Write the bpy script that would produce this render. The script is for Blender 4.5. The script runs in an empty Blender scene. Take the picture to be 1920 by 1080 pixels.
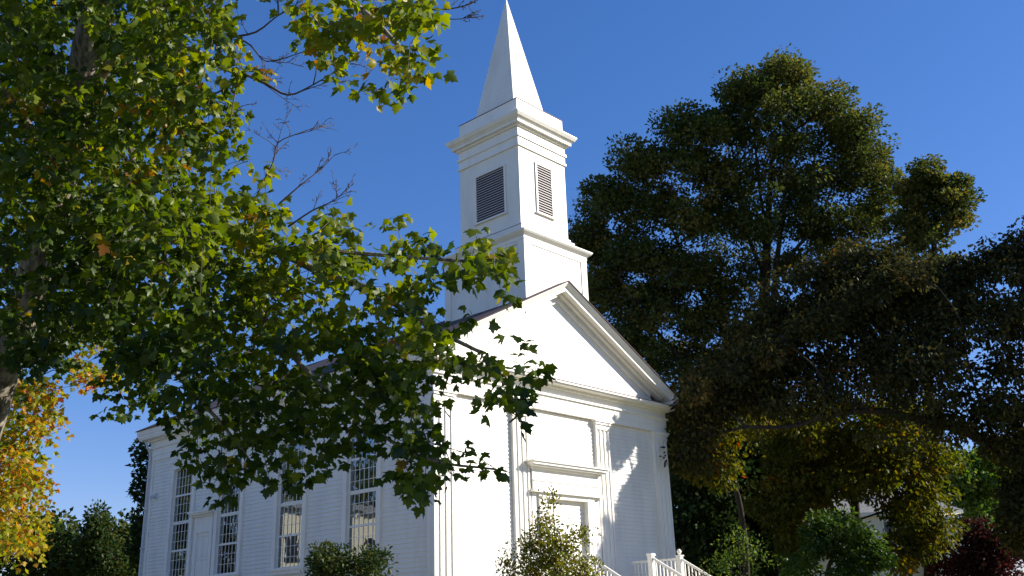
import bpy, math, random
import numpy as np
from math import radians as R, sin, cos, pi
rng = np.random.default_rng(7); random.seed(7)
sc = bpy.context.scene
COL = sc.collection

# ------------------------------------------------------------------ camera
CAM = np.array([-18.345, -20.032, 1.6]); YAW, PITCH, ROLL, FPX = 0.827, 0.329, -0.033, 1822.27
def cam_basis():
    f = np.array([sin(YAW)*cos(PITCH), cos(YAW)*cos(PITCH), sin(PITCH)])
    r = np.array([cos(YAW), -sin(YAW), 0.0]); u = np.cross(r, f)
    c, s = cos(ROLL), sin(ROLL)
    return c*r + s*u, c*u - s*r, f
CR, CU, CF = cam_basis()
from mathutils import Matrix, Vector
cd = bpy.data.cameras.new('camera'); cam = bpy.data.objects.new('camera', cd); COL.objects.link(cam)
cam.matrix_world = Matrix(((CR[0], CU[0], -CF[0], CAM[0]), (CR[1], CU[1], -CF[1], CAM[1]), (CR[2], CU[2], -CF[2], CAM[2]), (0, 0, 0, 1)))
cd.sensor_width = 36; cd.lens = 36*FPX/1920; cd.clip_end = 3000; cd.clip_start = 0.1
sc.camera = cam

# ------------------------------------------------------------------ sky, sun, exposure
SUN_AZ, SUN_EL = R(48), R(28)         # azimuth from -y towards +x
sdir = Vector((sin(SUN_AZ)*cos(SUN_EL), -cos(SUN_AZ)*cos(SUN_EL), sin(SUN_EL)))
w = bpy.data.worlds.new('World'); sc.world = w; w.use_nodes = True
nt = w.node_tree; bg = nt.nodes['Background']
sky = nt.nodes.new('ShaderNodeTexSky'); sky.sky_type = 'NISHITA'; sky.sun_disc = False
sky.sun_elevation = SUN_EL; sky.sun_rotation = math.atan2(sdir.x, sdir.y)
sky.altitude = 300; sky.air_density = 1.0; sky.dust_density = 0.15; sky.ozone_density = 3.0
hs = nt.nodes.new('ShaderNodeHueSaturation'); hs.inputs['Saturation'].default_value = 1.42
gm = nt.nodes.new('ShaderNodeGamma'); gm.inputs['Gamma'].default_value = 0.74
nt.links.new(sky.outputs[0], gm.inputs['Color']); nt.links.new(gm.outputs[0], hs.inputs['Color']); ml = nt.nodes.new('ShaderNodeMix'); ml.data_type = 'RGBA'; ml.blend_type = 'MULTIPLY'; ml.inputs[0].default_value = 1; ml.inputs[7].default_value = (0.84, 0.80, 1.07, 1)
nt.links.new(hs.outputs[0], ml.inputs[6]); nt.links.new(ml.outputs[2], bg.inputs[0])
bg.inputs[1].default_value = 0.113
sl = bpy.data.lights.new('sun', 'SUN'); sl.energy = 4.3; sl.angle = R(0.53); sl.color = (1.0, 0.95, 0.87)
so = bpy.data.objects.new('sun', sl); COL.objects.link(so)
so.rotation_euler = (-sdir).to_track_quat('-Z', 'Y').to_euler(); so.location = (20, -20, 40)
sc.view_settings.view_transform = 'Standard'; sc.view_settings.look = 'None'
sc.view_settings.exposure = 1.0; sc.view_settings.gamma = 1.0; sc.view_settings.use_curve_mapping = False

# ------------------------------------------------------------------ helpers
def V(px, py, d):                      # a point seen at photo pixel (1920 wide) at d metres depth
    return CAM + d*(CF + CR*(px-960)/FPX - CU*(py-540)/FPX)
def tag(o, label=None, cat=None, group=None, kind=None):
    if label: o['label'] = label
    if cat: o['category'] = cat
    if group: o['group'] = group
    if kind: o['kind'] = kind
    return o
def empty(name, loc=(0, 0, 0)):
    o = bpy.data.objects.new(name, None); COL.objects.link(o); o.location = loc; o.empty_display_size = 0.5
    return o
class MB:
    def __init__(s): s.v = []; s.f = []
    def box(s, x0, x1, y0, y1, z0, z1):
        b = len(s.v)
        s.v += [(x0,y0,z0),(x1,y0,z0),(x1,y1,z0),(x0,y1,z0),(x0,y0,z1),(x1,y0,z1),(x1,y1,z1),(x0,y1,z1)]
        s.f += [tuple(b+i for i in q) for q in ((0,3,2,1),(4,5,6,7),(0,1,5,4),(1,2,6,5),(2,3,7,6),(3,0,4,7))]
        return s
    def poly(s, pts):
        b = len(s.v); s.v += [tuple(p) for p in pts]; s.f.append(tuple(range(b, b+len(pts)))); return s
    def prism(s, pts, d):              # closed polygon extruded by vector d
        b = len(s.v); n = len(pts)
        s.v += [tuple(p) for p in pts] + [tuple(np.add(p, d)) for p in pts]
        s.f.append(tuple(range(b+n-1, b-1, -1))); s.f.append(tuple(range(b+n, b+2*n)))
        for i in range(n): j = (i+1) % n; s.f.append((b+i, b+j, b+n+j, b+n+i))
        return s
    def bar(s, a, b_, wx, wz):         # rectangular bar from a to b
        a = np.array(a, float); b_ = np.array(b_, float); t = b_-a; t /= np.linalg.norm(t)
        up = np.array([0, 0, 1.0]) if abs(t[2]) < 0.9 else np.array([0, 1.0, 0])
        r = np.cross(t, up); r /= np.linalg.norm(r); u = np.cross(r, t)
        p = [a + r*i*wx/2 + u*j*wz/2 for i, j in ((-1,-1),(1,-1),(1,1),(-1,1))]
        return s.prism(p, b_-a)
    def tube(s, pts, rads, n=8, cap=True):
        pts = [np.array(p, float) for p in pts]; rings = []
        ref = np.array([0.3, 0.2, 0.93])
        for i, p in enumerate(pts):
            t = pts[min(i+1, len(pts)-1)] - pts[max(i-1, 0)]; t = t/(np.linalg.norm(t)+1e-9)
            if abs(t @ ref) > 0.98: ref = np.array([1.0, 0, 0])
            r = np.cross(t, ref); r /= np.linalg.norm(r); u = np.cross(r, t); ref = -np.cross(r, t)*0 + ref
            b = len(s.v); rings.append(b)
            for k in range(n):
                a = 2*pi*k/n; s.v.append(tuple(p + rads[i]*(r*cos(a)+u*sin(a))))
        for b0, b1 in zip(rings[:-1], rings[1:]):
            for k in range(n): j = (k+1) % n; s.f.append((b0+k, b0+j, b1+j, b1+k))
        if cap:
            s.f.append(tuple(rings[0]+k for k in range(n-1, -1, -1))); s.f.append(tuple(rings[-1]+k for k in range(n)))
        return s
    def build(s, name, mat, parent=None, smooth=False):
        me = bpy.data.meshes.new(name); me.from_pydata(s.v, [], s.f); me.materials.append(mat)
        if smooth: me.polygons.foreach_set('use_smooth', [True]*len(me.polygons))
        o = bpy.data.objects.new(name, me); COL.objects.link(o)
        if parent:
            o.parent = parent
            o.matrix_parent_inverse = parent_inv(parent)
        return o
def parent_inv(p):
    m = Matrix.Translation(p.location)
    if p.parent: m = Matrix.Identity(4)
    return m.inverted()

# ------------------------------------------------------------------ materials
def mat(name, col, rough=0.6, bump=None, noise=None, spec=0.5, metal=0.0):
    m = bpy.data.materials.new(name); m.use_nodes = True; n = m.node_tree.nodes; l = m.node_tree.links
    b = n['Principled BSDF']; b.inputs['Base Color'].default_value = (*col, 1); b.inputs['Roughness'].default_value = rough
    b.inputs['Specular IOR Level'].default_value = spec; b.inputs['Metallic'].default_value = metal
    tc = n.new('ShaderNodeTexCoord')
    if noise:                          # (scale, other colour, (stretch), low, high)
        mp = n.new('ShaderNodeMapping'); mp.inputs['Scale'].default_value = noise[2]; l.new(tc.outputs['Object'], mp.inputs[0])
        t = n.new('ShaderNodeTexNoise'); t.inputs['Scale'].default_value = noise[0]; t.inputs['Detail'].default_value = 7
        t.inputs['Roughness'].default_value = 0.62; l.new(mp.outputs[0], t.inputs['Vector'])
        r = n.new('ShaderNodeValToRGB'); r.color_ramp.elements[0].position = noise[3]; r.color_ramp.elements[1].position = noise[4]
        r.color_ramp.elements[0].color = (*noise[1], 1); r.color_ramp.elements[1].color = (*col, 1)
        l.new(t.outputs['Fac'], r.inputs[0]); l.new(r.outputs[0], b.inputs['Base Color'])
    if bump:                           # (scale, strength, (stretch))
        mp = n.new('ShaderNodeMapping'); mp.inputs['Scale'].default_value = bump[2]; l.new(tc.outputs['Object'], mp.inputs[0])
        t = n.new('ShaderNodeTexNoise'); t.inputs['Scale'].default_value = bump[0]; t.inputs['Detail'].default_value = 8; l.new(mp.outputs[0], t.inputs['Vector'])
        bp = n.new('ShaderNodeBump'); bp.inputs['Strength'].default_value = bump[1]; bp.inputs['Distance'].default_value = 0.02
        l.new(t.outputs['Fac'], bp.inputs['Height']); l.new(bp.outputs[0], b.inputs['Normal'])
    return m
WHITE = mat('white_paint', (0.84, 0.80, 0.70), 0.5, (5, 0.15, (1, 1, 4)), (1.6, (0.74, 0.70, 0.61), (1, 1, 0.25), 0.30, 0.55))
TRIM = mat('white_trim_paint', (0.86, 0.82, 0.73), 0.45, (9, 0.08, (1, 1, 1)), (2.2, (0.78, 0.74, 0.65), (1, 1, 0.3), 0.28, 0.5))
GAP = mat('dark_gap', (0.035, 0.028, 0.028), 0.8)
INSIDE = mat('dim_interior', (0.05, 0.045, 0.04), 0.9)  # dimness of the unlit rooms put into the colour
BLIND = mat('cream_window_blind', (0.62, 0.60, 0.50), 0.8, (30, 0.3, (1, 1, .1)))
ROOF = mat('red_brown_shingle', (0.085, 0.045, 0.042), 0.85, (20, 0.5, (1, 1, 1)), (6, (0.05, 0.03, 0.03), (1, 1, 1), 0.35, 0.65))
FLASH = mat('red_brown_flashing', (0.13, 0.06, 0.055), 0.7)
GREYROOF = mat('grey_shingle', (0.25, 0.25, 0.24), 0.9, (14, 0.6, (1, 1, 1)), (5, (0.17, 0.17, 0.165), (1, 1, 3), 0.35, 0.65))
STONE = mat('granite', (0.30, 0.29, 0.27), 0.85, (7, 0.8, (1, 1, 1)), (4, (0.18, 0.17, 0.16), (1, 1, 1), 0.3, 0.7))
CONC = mat('concrete', (0.36, 0.35, 0.33), 0.9, (10, 0.4, (1, 1, 1)), (2, (0.27, 0.26, 0.25), (1, 1, 1), 0.3, 0.7))
BRICK = mat('chimney_brick', (0.25, 0.09, 0.06), 0.9, (12, 0.6, (1, 1, 3)))
METAL = mat('painted_downspout', (0.62, 0.62, 0.62), 0.4)
BRASS = mat('brass', (0.35, 0.24, 0.10), 0.35, metal=1.0)
def bark(name, c1, c2): return mat(name, c1, 0.95, (7, 1.0, (3, 3, .5)), (5, c2, (3, 3, .45), 0.38, 0.6), spec=0.2)
BARK_L = bark('pale_maple_bark', (0.34, 0.29, 0.22), (0.10, 0.08, 0.06))
BARK_D = bark('dark_bark', (0.058, 0.047, 0.037), (0.026, 0.021, 0.017))
TWIG = mat('grey_brown_twig', (0.10, 0.075, 0.065), 0.9)
LAWN = mat('lawn_green', (0.15, 0.165, 0.06), 0.95, (30, 1.0, (1, 1, 1)), (0.6, (0.22, 0.20, 0.10), (1, 1, 1), 0.35, 0.65), spec=0.1)
def glass_mat():
    m = bpy.data.materials.new('window_glass'); m.use_nodes = True; n = m.node_tree.nodes; l = m.node_tree.links
    n.remove(n['Principled BSDF']); out = n['Material Output']
    g = n.new('ShaderNodeBsdfGlossy'); g.inputs['Roughness'].default_value = 0.015; g.inputs['Color'].default_value = (0.9, 0.93, 0.95, 1)
    t = n.new('ShaderNodeBsdfTransparent'); t.inputs['Color'].default_value = (0.75, 0.78, 0.76, 1)
    lw = n.new('ShaderNodeFresnel'); lw.inputs['IOR'].default_value = 1.75
    ad = n.new('ShaderNodeMath'); ad.operation = 'ADD'; ad.inputs[1].default_value = 0.20
    l.new(lw.outputs[0], ad.inputs[0])
    tc = n.new('ShaderNodeTexCoord'); tx = n.new('ShaderNodeTexNoise'); tx.inputs['Scale'].default_value = 2.3; l.new(tc.outputs['Object'], tx.inputs['Vector'])
    bp = n.new('ShaderNodeBump'); bp.inputs['Strength'].default_value = 0.12; bp.inputs['Distance'].default_value = 0.02
    l.new(tx.outputs['Fac'], bp.inputs['Height']); l.new(bp.outputs[0], g.inputs['Normal'])
    mx = n.new('ShaderNodeMixShader'); l.new(ad.outputs[0], mx.inputs[0]); l.new(t.outputs[0], mx.inputs[1]); l.new(g.outputs[0], mx.inputs[2])
    l.new(mx.outputs[0], out.inputs['Surface']); return m
GLASS = glass_mat()
def leaf_mat(name, stops, trans=0.4, gloss=0.015):
    m = bpy.data.materials.new(name); m.use_nodes = True; n = m.node_tree.nodes; l = m.node_tree.links
    n.remove(n['Principled BSDF']); out = n['Material Output']
    at = n.new('ShaderNodeAttribute'); at.attribute_name = 'tint'
    r = n.new('ShaderNodeValToRGB'); e = r.color_ramp.elements
    while len(e) > 1: e.remove(e[-1])
    e[0].position = stops[0][0]; e[0].color = (*stops[0][1], 1)
    for p, c in stops[1:]: q = e.new(p); q.color = (*c, 1)
    l.new(at.outputs['Fac'], r.inputs[0])
    d = n.new('ShaderNodeBsdfDiffuse'); l.new(r.outputs[0], d.inputs[0])
    tr = n.new('ShaderNodeBsdfTranslucent')
    hsv = n.new('ShaderNodeHueSaturation'); hsv.inputs['Value'].default_value = 1.7; hsv.inputs['Saturation'].default_value = 1.15; hsv.inputs['Hue'].default_value = 0.49
    l.new(r.outputs[0], hsv.inputs['Color']); l.new(hsv.outputs[0], tr.inputs[0])
    gl = n.new('ShaderNodeBsdfGlossy'); gl.inputs['Roughness'].default_value = 0.42; gl.inputs['Color'].default_value = (0.8, 0.8, 0.8, 1)
    m1 = n.new('ShaderNodeMixShader'); m1.inputs[0].default_value = trans; l.new(d.outputs[0], m1.inputs[1]); l.new(tr.outputs[0], m1.inputs[2])
    m2 = n.new('ShaderNodeMixShader'); m2.inputs[0].default_value = gloss; l.new(m1.outputs[0], m2.inputs[1]); l.new(gl.outputs[0], m2.inputs[2])
    l.new(m2.outputs[0], out.inputs['Surface']); return m
G1 = (0.024, 0.048, 0.010); G2 = (0.066, 0.105, 0.012); G3 = (0.165, 0.205, 0.016); YEL = (0.34, 0.29, 0.022); ORA = (0.42, 0.18, 0.025); RED = (0.12, 0.028, 0.014)
L_MAPLE = leaf_mat('green_gold_maple_leaf', [(0, G1), (.35, G2), (.70, G3), (.90, YEL), (.97, (0.26, .14, .02)), (1, (.2, .07, .018))], .5, .02)
L_ORANGE = leaf_mat('orange_maple_leaf', [(0, G2), (.30, G3), (.55, YEL), (.80, ORA), (1, (0.26, .06, .015))], .5, .015)
L_BIG = leaf_mat('dark_olive_leaf', [(0, (.036, .058, .016)), (.5, (.066, .088, .022)), (.85, (.135, .135, .030)), (1, (.17, .135, .03))], .32, .012)
L_DARK = leaf_mat('dark_brown_green_leaf', [(0, (.028, .034, .012)), (.55, (.060, .058, .018)), (.9, (.13, .095, .022)), (1, (.18, .08, .025))], .25, .008)
L_YEL = leaf_mat('olive_gold_leaf', [(0, (.05, .07, .012)), (.4, (.10, .105, .015)), (.75, (.17, .13, .018)), (.92, (.24, .11, .02)), (1, (.28, .07, .02))], .42, .012)
L_GREEN = leaf_mat('fresh_green_leaf', [(0, (.035, .075, .014)), (.6, (.075, .125, .02)), (1, (.16, .19, .03))], .4, .02)
L_WOOD = leaf_mat('wood_edge_leaf', [(0, (.018, .036, .012)), (.6, (.035, .058, .014)), (1, (.08, .085, .018))], .25, .01)
L_RED = leaf_mat('dark_red_leaf', [(0, (.022, .012, .010)), (.6, (.048, .016, .014)), (1, (.12, .035, .025))], .35, .015)
L_SAP = leaf_mat('yellow_green_sapling_leaf', [(0, (.06, .085, .014)), (.5, (.13, .15, .02)), (.85, (.26, .23, .03)), (1, (.20, .10, .03))], .45, .02)

# ------------------------------------------------------------------ foliage builders
_half = [(.06, -.03), (.29, -.11), (.33, .06), (.47, .12), (.60, .34), (.43, .38), (.27, .43), (.31, .60), (.15, .71)]
_o = [(0, 0.0)] + _half + [(0, .97)] + [(-x, y) for x, y in reversed(_half)]
MAPLE = np.array([(0, .27, .05)] + [(x, y, -.35*(x*x) - .16*max(y-.27, 0)**2) for x, y in _o])
MAPLE_F = [(0, 1+i, 1+(i+1) % len(_o)) for i in range(len(_o))]
QUAD = np.array([(0, 0, 0), (.33, .42, -.07), (0, 1, 0.03), (-.33, .42, -.07)]); QUAD_F = [(0, 1, 2), (0, 2, 3)]
HEX = np.array([(0, 0, 0), (.26, .25, -.05), (.22, .65, -.06), (0, 1, 0), (-.22, .65, -.06), (-.26, .25, -.05)]); HEX_F = [(0, 1, 2), (0, 2, 3), (0, 3, 4), (0, 4, 5)]
def nrm(a): return a/(np.linalg.norm(a, axis=-1, keepdims=True)+1e-9)
def leaves(name, P, D, N, S, T, material, parent, tmpl=QUAD, faces=QUAD_F, kind=None):
    """one mesh of all leaves: P base points, D leaf direction, N leaf normal, S size, T tint"""
    D = nrm(D); X = nrm(np.cross(D, N)); N = np.cross(X, D)
    n, k, m = len(P), len(tmpl), len(faces)
    curl = rng.normal(1.2, 1.3, n)
    v = P[:, None, :] + S[:, None, None]*(tmpl[None, :, 0:1]*X[:, None, :] + tmpl[None, :, 1:2]*D[:, None, :] + tmpl[None, :, 2:3]*curl[:, None, None]*N[:, None, :])
    idx = (np.arange(n)[:, None, None]*k + np.array(faces)[None]).reshape(-1).astype(np.int32)
    me = bpy.data.meshes.new(name)
    me.vertices.add(n*k); me.vertices.foreach_set('co', v.reshape(-1).astype(np.float32))
    me.loops.add(len(idx)); me.loops.foreach_set('vertex_index', idx)
    me.polygons.add(n*m); me.polygons.foreach_set('loop_start', (np.arange(n*m)*3).astype(np.int32)); me.polygons.foreach_set('loop_total', np.full(n*m, 3, np.int32))
    me.update(calc_edges=True)
    a = me.attributes.new('tint', 'FLOAT', 'POINT'); a.data.foreach_set('value', np.repeat(np.clip(T, 0, 1), k).astype(np.float32))
    me.materials.append(material)
    o = bpy.data.objects.new(name, me); COL.objects.link(o)
    if parent: o.parent = parent; o.matrix_parent_inverse = parent_inv(parent)
    return o
def clump_leaves(C, n, rad, flat, droop=0.0, updo=0.6):
    """n leaves round each clump centre, on a rough flattened dome"""
    M = len(C); cnt = np.maximum(1, rng.poisson(n, M)); ids = np.repeat(np.arange(M), cnt); k = len(ids)
    d = nrm(rng.normal(size=(k, 3))); rr = rng.uniform(0.35, 1, k)**0.6
    sc_ = rng.uniform(.65, 1.35, M)[ids]
    off = d*rr[:, None]*rad*sc_[:, None]; off[:, 2] *= flat
    P = C[ids] + off
    D = d + rng.normal(size=(k, 3))*0.6; D[:, 2] -= droop
    N = rng.normal(size=(k, 3))*0.75 + d*0.35; N[:, 2] += updo
    return P, D, N, ids
def blob_points(blobs):
    """blobs: (px, py, rx, ry, depth, depth radius, count) in photo pixels and metres -> world points filling ellipsoids"""
    out = []
    for px, py, rx, ry, d, rd, n in blobs:
        p = nrm(rng.normal(size=(n, 3)))*(rng.uniform(0.12, 1, n)**0.45*np.where(rng.random(n) < .16, rng.uniform(1, 1.4, n), 1))[:, None]
        for q in p:
            dd = d+q[2]*rd; out.append(V(px+q[0]*rx*d/dd, py+q[1]*ry*d/dd, dd))
    return np.array(out)
def keep_sun_off(C, m=.75):
    """prune clumps whose shade would fall on the sunlit left and upper part of the church front"""
    t = -C[:, 1]/sdir.y; xf = C[:, 0]-sdir.x*(C[:, 1]/sdir.y); zf = C[:, 2]-sdir.z*(C[:, 1]/sdir.y)
    lim = np.where(zf < 8.6-m*.5, 8.5-.30*np.clip(8.6-zf, 0, 6), np.where(zf < 11, 10.2, 7.6))+m
    lit = np.zeros(len(C), bool)
    for cx, cz, hl, hw in ((9.35, 6.7, 1.5, .16), (8.6, 5.0, .8, .06), (10.1, 6.9, .9, .02)):
        u = (xf-cx)*.52+(zf-cz)*.854; v = (xf-cx)*.854-(zf-cz)*.52
        lit |= (u/(hl+m*.5))**2+(v/(hw+m*.55))**2 < 1
    bad = (C[:, 1] < .5) & (zf > -1) & (zf < 26) & (xf > -3) & ((xf < lim) | lit)
    return bad
def sunny(C, m=.75):
    C = C.copy()
    for _ in range(40):
        bad = keep_sun_off(C, m)
        if not bad.any(): break
        C[bad] = CAM+(C[bad]-CAM)*1.02
    return C[~keep_sun_off(C, m)]
def skeleton(nodes, rad0, targets, tip=0.008, step=1.0, pathw=0.35, sag=0.0, expo=2.3, jit=.1, trunk_n=10**6):
    """grow branches from trunk nodes to every target, sharing limbs; returns segment arrays"""
    nodes = [np.array(p, float) for p in nodes]; nt_ = len(nodes)
    parent = [-1]+list(range(nt_-1)); plen = [0.0]
    for i in range(1, nt_): plen.append((plen[-1]+np.linalg.norm(nodes[i]-nodes[i-1])*0.5) if i < trunk_n else plen[trunk_n-1]*.5)
    cap = len(nodes)+len(targets)*8+10
    A = np.zeros((cap, 3)); A[:nt_] = nodes; PL = np.zeros(cap); PL[:nt_] = plen; cnt = nt_
    d0 = np.min(np.linalg.norm(targets[:, None]-A[None, :nt_], axis=2), axis=1)
    for ti in np.argsort(d0):
        t = targets[ti]; d = np.linalg.norm(A[:cnt]-t, axis=1)
        below = np.maximum(0, A[:cnt, 2]-t[2])*0.5
        j = int(np.argmin(d+pathw*PL[:cnt]+below)); a = A[j]; L = d[j]
        m = int(min(6, max(1, round(L/step))))
        for q in range(1, m+1):
            s = q/m; p = a+(t-a)*s
            p = p + np.array([0, 0, 1])*sin(pi*s)*L*(0.08-sag)
            if q < m: p = p+rng.normal(size=3)*jit*L/m
            A[cnt] = p; parent.append(j if q == 1 else cnt-1); PL[cnt] = PL[parent[-1]]+L/m; cnt += 1
    rad = np.full(cnt, 0.0); 
    acc = np.zeros(cnt)
    for i in range(cnt-1, 0, -1):
        if acc[i] == 0: acc[i] = tip**expo
        acc[parent[i]] += acc[i]
    rad = acc**(1/expo)
    return A[:cnt], parent, rad, nt_
def branch_mesh(name, A, parent, rad, nt_, material, par, maxr, minr=0.0, n=5):
    b = MB()
    for i in range(nt_, len(A)):
        j = parent[i]; r1 = min(rad[i], maxr)
        if r1 < minr: continue
        r0 = min(rad[j], r1*1.35, maxr) if j >= nt_ else min(r1*1.3, maxr)
        b.tube([A[j], A[i]], [r0, r1], n, cap=False)
    return b.build(name, material, par, smooth=True)
def spline(pts, k=5):
    pts = [np.array(p, float) for p in pts]; out = []
    P = [2*pts[0]-pts[1]]+pts+[2*pts[-1]-pts[-2]]
    for i in range(1, len(P)-2):
        for s in range(k):
            t = s/k; out.append(.5*((2*P[i])+(-P[i-1]+P[i+1])*t+(2*P[i-1]-5*P[i]+4*P[i+1]-P[i+2])*t*t+(-P[i-1]+3*P[i]-3*P[i+1]+P[i+2])*t**3))
    out.append(pts[-1]); return out
def trunk_mesh(pts, r0, r1, material, par, n=14, flare=1.5, name='trunk'):
    sp = spline(pts, 6); m = len(sp); rd = []
    for i in range(m):
        s = i/(m-1); r = r0+(r1-r0)*s
        if s < .08: r *= 1+(flare-1)*(1-s/.08)**2
        rd.append(r*(1+.06*sin(i*1.7)))
    MB().tube(sp, rd, n).build(name, material, par, smooth=True)
    return sp
def tree(kind, label, group, trunk, r0, r1, C, n, rad, flat, size, lm, bm_=BARK_D, tint=(0.45, .22), tmpl='quad', droop=.2, updo=.6, maxr=.3, step=1.6, tip=.012, minr=0.0, pathw=.35, cat='tree', crown='crown', limbs=None):
    C = sunny(C, rad)
    e = empty(kind, tuple(trunk[0])); tag(e, label, cat, group)
    sp = trunk_mesh(trunk, r0, r1, bm_, e)
    ntr = len(sp)
    if limbs:
        lb = MB()
        for pl, lr in limbs:
            q = spline([V(*p) for p in pl], 4); lb.tube(q, [lr*(1-.7*i/(len(q)-1)) for i in range(len(q))], 7); sp = sp+q
        lb.build('limb', bm_, e, smooth=True)
    A, par, rd, nt_ = skeleton(sp, r0, C, tip=tip, step=step, pathw=pathw, trunk_n=ntr)
    branch_mesh('branches', A, par, rd, nt_, bm_, e, maxr, minr)
    P, D, N, ids = clump_leaves(C, n, rad, flat, droop, updo)
    ct = rng.normal(0, 1, len(C))*tint[1]*.75
    T = tint[0]+ct[ids]+rng.normal(0, tint[1]*.7, len(ids))
    t, f = (QUAD, QUAD_F) if tmpl == 'quad' else (MAPLE, MAPLE_F) if tmpl == 'maple' else (HEX, HEX_F)
    leaves(crown, P, D, N, rng.uniform(.7, 1.3, len(P))*size, T, lm, e, t, f)
    return e

# ------------------------------------------------------------------ ground
def gh(x, y):
    d = ((x+18.3)*.74+(y+20)*.67)/17.0; s = min(1, max(0, d)); return 1.0*s*s*(3-2*s)
def ground_sheet():
    b = MB(); n = 90
    g = np.sign(np.linspace(-1, 1, n))*np.abs(np.linspace(-1, 1, n))**2.6*900
    for j in range(n):
        for i in range(n): b.v.append((g[i]-5, g[j]-5, gh(g[i]-5, g[j]-5)))
    for j in range(n-1):
        for i in range(n-1): a = j*n+i; b.f.append((a, a+1, a+n+1, a+n))
    return tag(b.build('ground', LAWN, smooth=True), kind='structure')
ground_sheet()
b = MB()
for i in range(14):
    y0, y1 = -1.0-1.2*i, -1.0-1.2*(i+1)+.02
    b.poly([(4.0, y0, gh(4.0, y0)+.03), (4.0, y1, gh(4, y1)+.03), (8.8, y1, gh(8.8, y1)+.03), (8.8, y0, gh(8.8, y0)+.03)])
tag(b.build('path', CONC), kind='structure')
b = MB()  # unseen pale ground added to bounce light onto the side wall
for i in range(24):
    y0, y1 = -14+2.2*i, -14+2.2*(i+1)
    b.poly([(-16, y0, gh(-16, y0)+.035), (-2.5, y0, gh(-2.5, y0)+.035), (-2.5, y1, gh(-2.5, y1)+.035), (-16, y1, gh(-16, y1)+.035)])
tag(b.build('bounce_ground', mat('pale_bounce_ground', (.46, .43, .38), .95, (40, .8, (1, 1, 1)), (9, (.26, .25, .22), (1, 1, 1), .3, .7))), kind='structure')

# ------------------------------------------------------------------ church
W, L, G = 11.5, 16.46, 0.95            # facade width, length, ground level at the walls
FL = 2.0                               # floor level / top of foundation
church = empty('church', (5.75, 8, G))
tag(church, 'white clapboard church with a louvred bell tower, tapering spire and pedimented front', 'church')
def cpart(b, name, m=TRIM, parent=church, **k): return b.build(name, m, parent, **k)
# foundation
cpart(MB().box(.1, W-.1, .16, L-.1, G-.6, FL), 'foundation', STONE)
# clapboards: sloping boards with a real lap
BD = 0.132
def clap_x(b, x0, x1, y, z0, z1, sgn=-1):     # wall facing -y (sgn -1)
    z = z0
    while z < z1-1e-6:
        t = min(z+BD, z1); b.poly([(x0, y+sgn*.027, z), (x1, y+sgn*.027, z), (x1, y+sgn*.004, t), (x0, y+sgn*.004, t)])
        b.poly([(x0, y, z), (x1, y, z), (x1, y+sgn*.027, z), (x0, y+sgn*.027, z)]); z += BD
def clap_y(b, y0, y1, x, z0, z1, sgn=-1):
    z = z0
    while z < z1-1e-6:
        t = min(z+BD, z1); b.poly([(x+sgn*.027, y1, z), (x+sgn*.027, y0, z), (x+sgn*.004, y0, t), (x+sgn*.004, y1, t)])
        b.poly([(x, y1, z), (x, y0, z), (x+sgn*.027, y0, z), (x+sgn*.027, y1, z)]); z += BD
ZA = 7.90                              # bottom of the entablature
WZ0, WZ1 = 3.38, 7.36
WINS = [(2.47, 3.87), (6.12, 7.52), (9.78, 11.16), (13.05, 14.44)]
SD = (11.60, 12.46, 4.87)
YF = 0.13                              # plane of the front clapboard wall
b = MB()
clap_x(b, .0, W, YF, FL, ZA+.02)
cpart(b, 'front_wall', WHITE)
b = MB()
cuts = sorted([(a, c, WZ0, WZ1) for a, c in WINS])
prev = 0.0; xs = 0.045
for a, c, z0, z1 in cuts:
    clap_y(b, prev, a, xs, FL, ZA+.02); clap_y(b, a, c, xs, FL, z0); clap_y(b, a, c, xs, z1, ZA+.02); prev = c
clap_y(b, prev, L-.0, xs, FL, ZA+.02)
cpart(b, 'side_wall', WHITE)
b = MB(); clap_y(b, 0, L, W-.045, FL, ZA+.02, 1); cpart(b, 'side_wall', WHITE)
b = MB(); clap_x(b, 0.03, W-.03, L-.03, FL, 9.1, 1); b.poly([(0.03, L-.03, 9.1), (W-.03, L-.03, 9.1), (W/2, L-.03, 12.1)]); cpart(b, 'rear_wall', WHITE)
# dark sheet behind the glass, standing in for the unlit rooms
b = MB(); b.box(.75, .78, 1.0, 15.6, FL+.05, 8.2); cpart(b, 'dark_room_sheet', INSIDE)
# pilasters on the front
def pilaster(x0, x1, z0=FL-.03, z1=ZA, y=0.0, yb=YF-.002):
    b = MB(); w = x1-x0
    b.box(x0, x1, y+.035, yb, z0, z1-.001)                    # ground of the shaft
    n = 4; fw = .075
    pos = np.linspace(x0, x1-fw, n+0)
    for i, p in enumerate(pos): b.box(p, p+fw, y, y+.036, z0+.32, z1-.30)
    b.box(x0-.03, x1+.03, y-.035, yb, z0, z0+.31)             # base
    b.box(x0-.02, x1+.02, y-.02, yb, z1-.31, z1-.14)          # necking and capital
    b.box(x0-.06, x1+.06, y-.06, yb, z1-.14, z1-.06)
    b.box(x0-.09, x1+.09, y-.095, yb, z1-.06, z1-.002)
    return cpart(b, 'pilaster', TRIM)
for x0, x1 in ((0, .76), (3.26, 3.96), (7.35, 8.07), (10.72, W)): pilaster(x0, x1)
# side corner boards
b = MB(); b.box(.0, .046, YF-.01, .30, FL, ZA-.002); b.box(-.02, .046, YF-.01, .33, ZA-.14, ZA-.004); cpart(b, 'corner_board')
b = MB(); b.box(-.0, .046, L-.32, L+.0, FL, ZA-.002); b.box(.046, .3, L-.03, L, FL, ZA-.002); cpart(b, 'corner_board')
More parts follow.
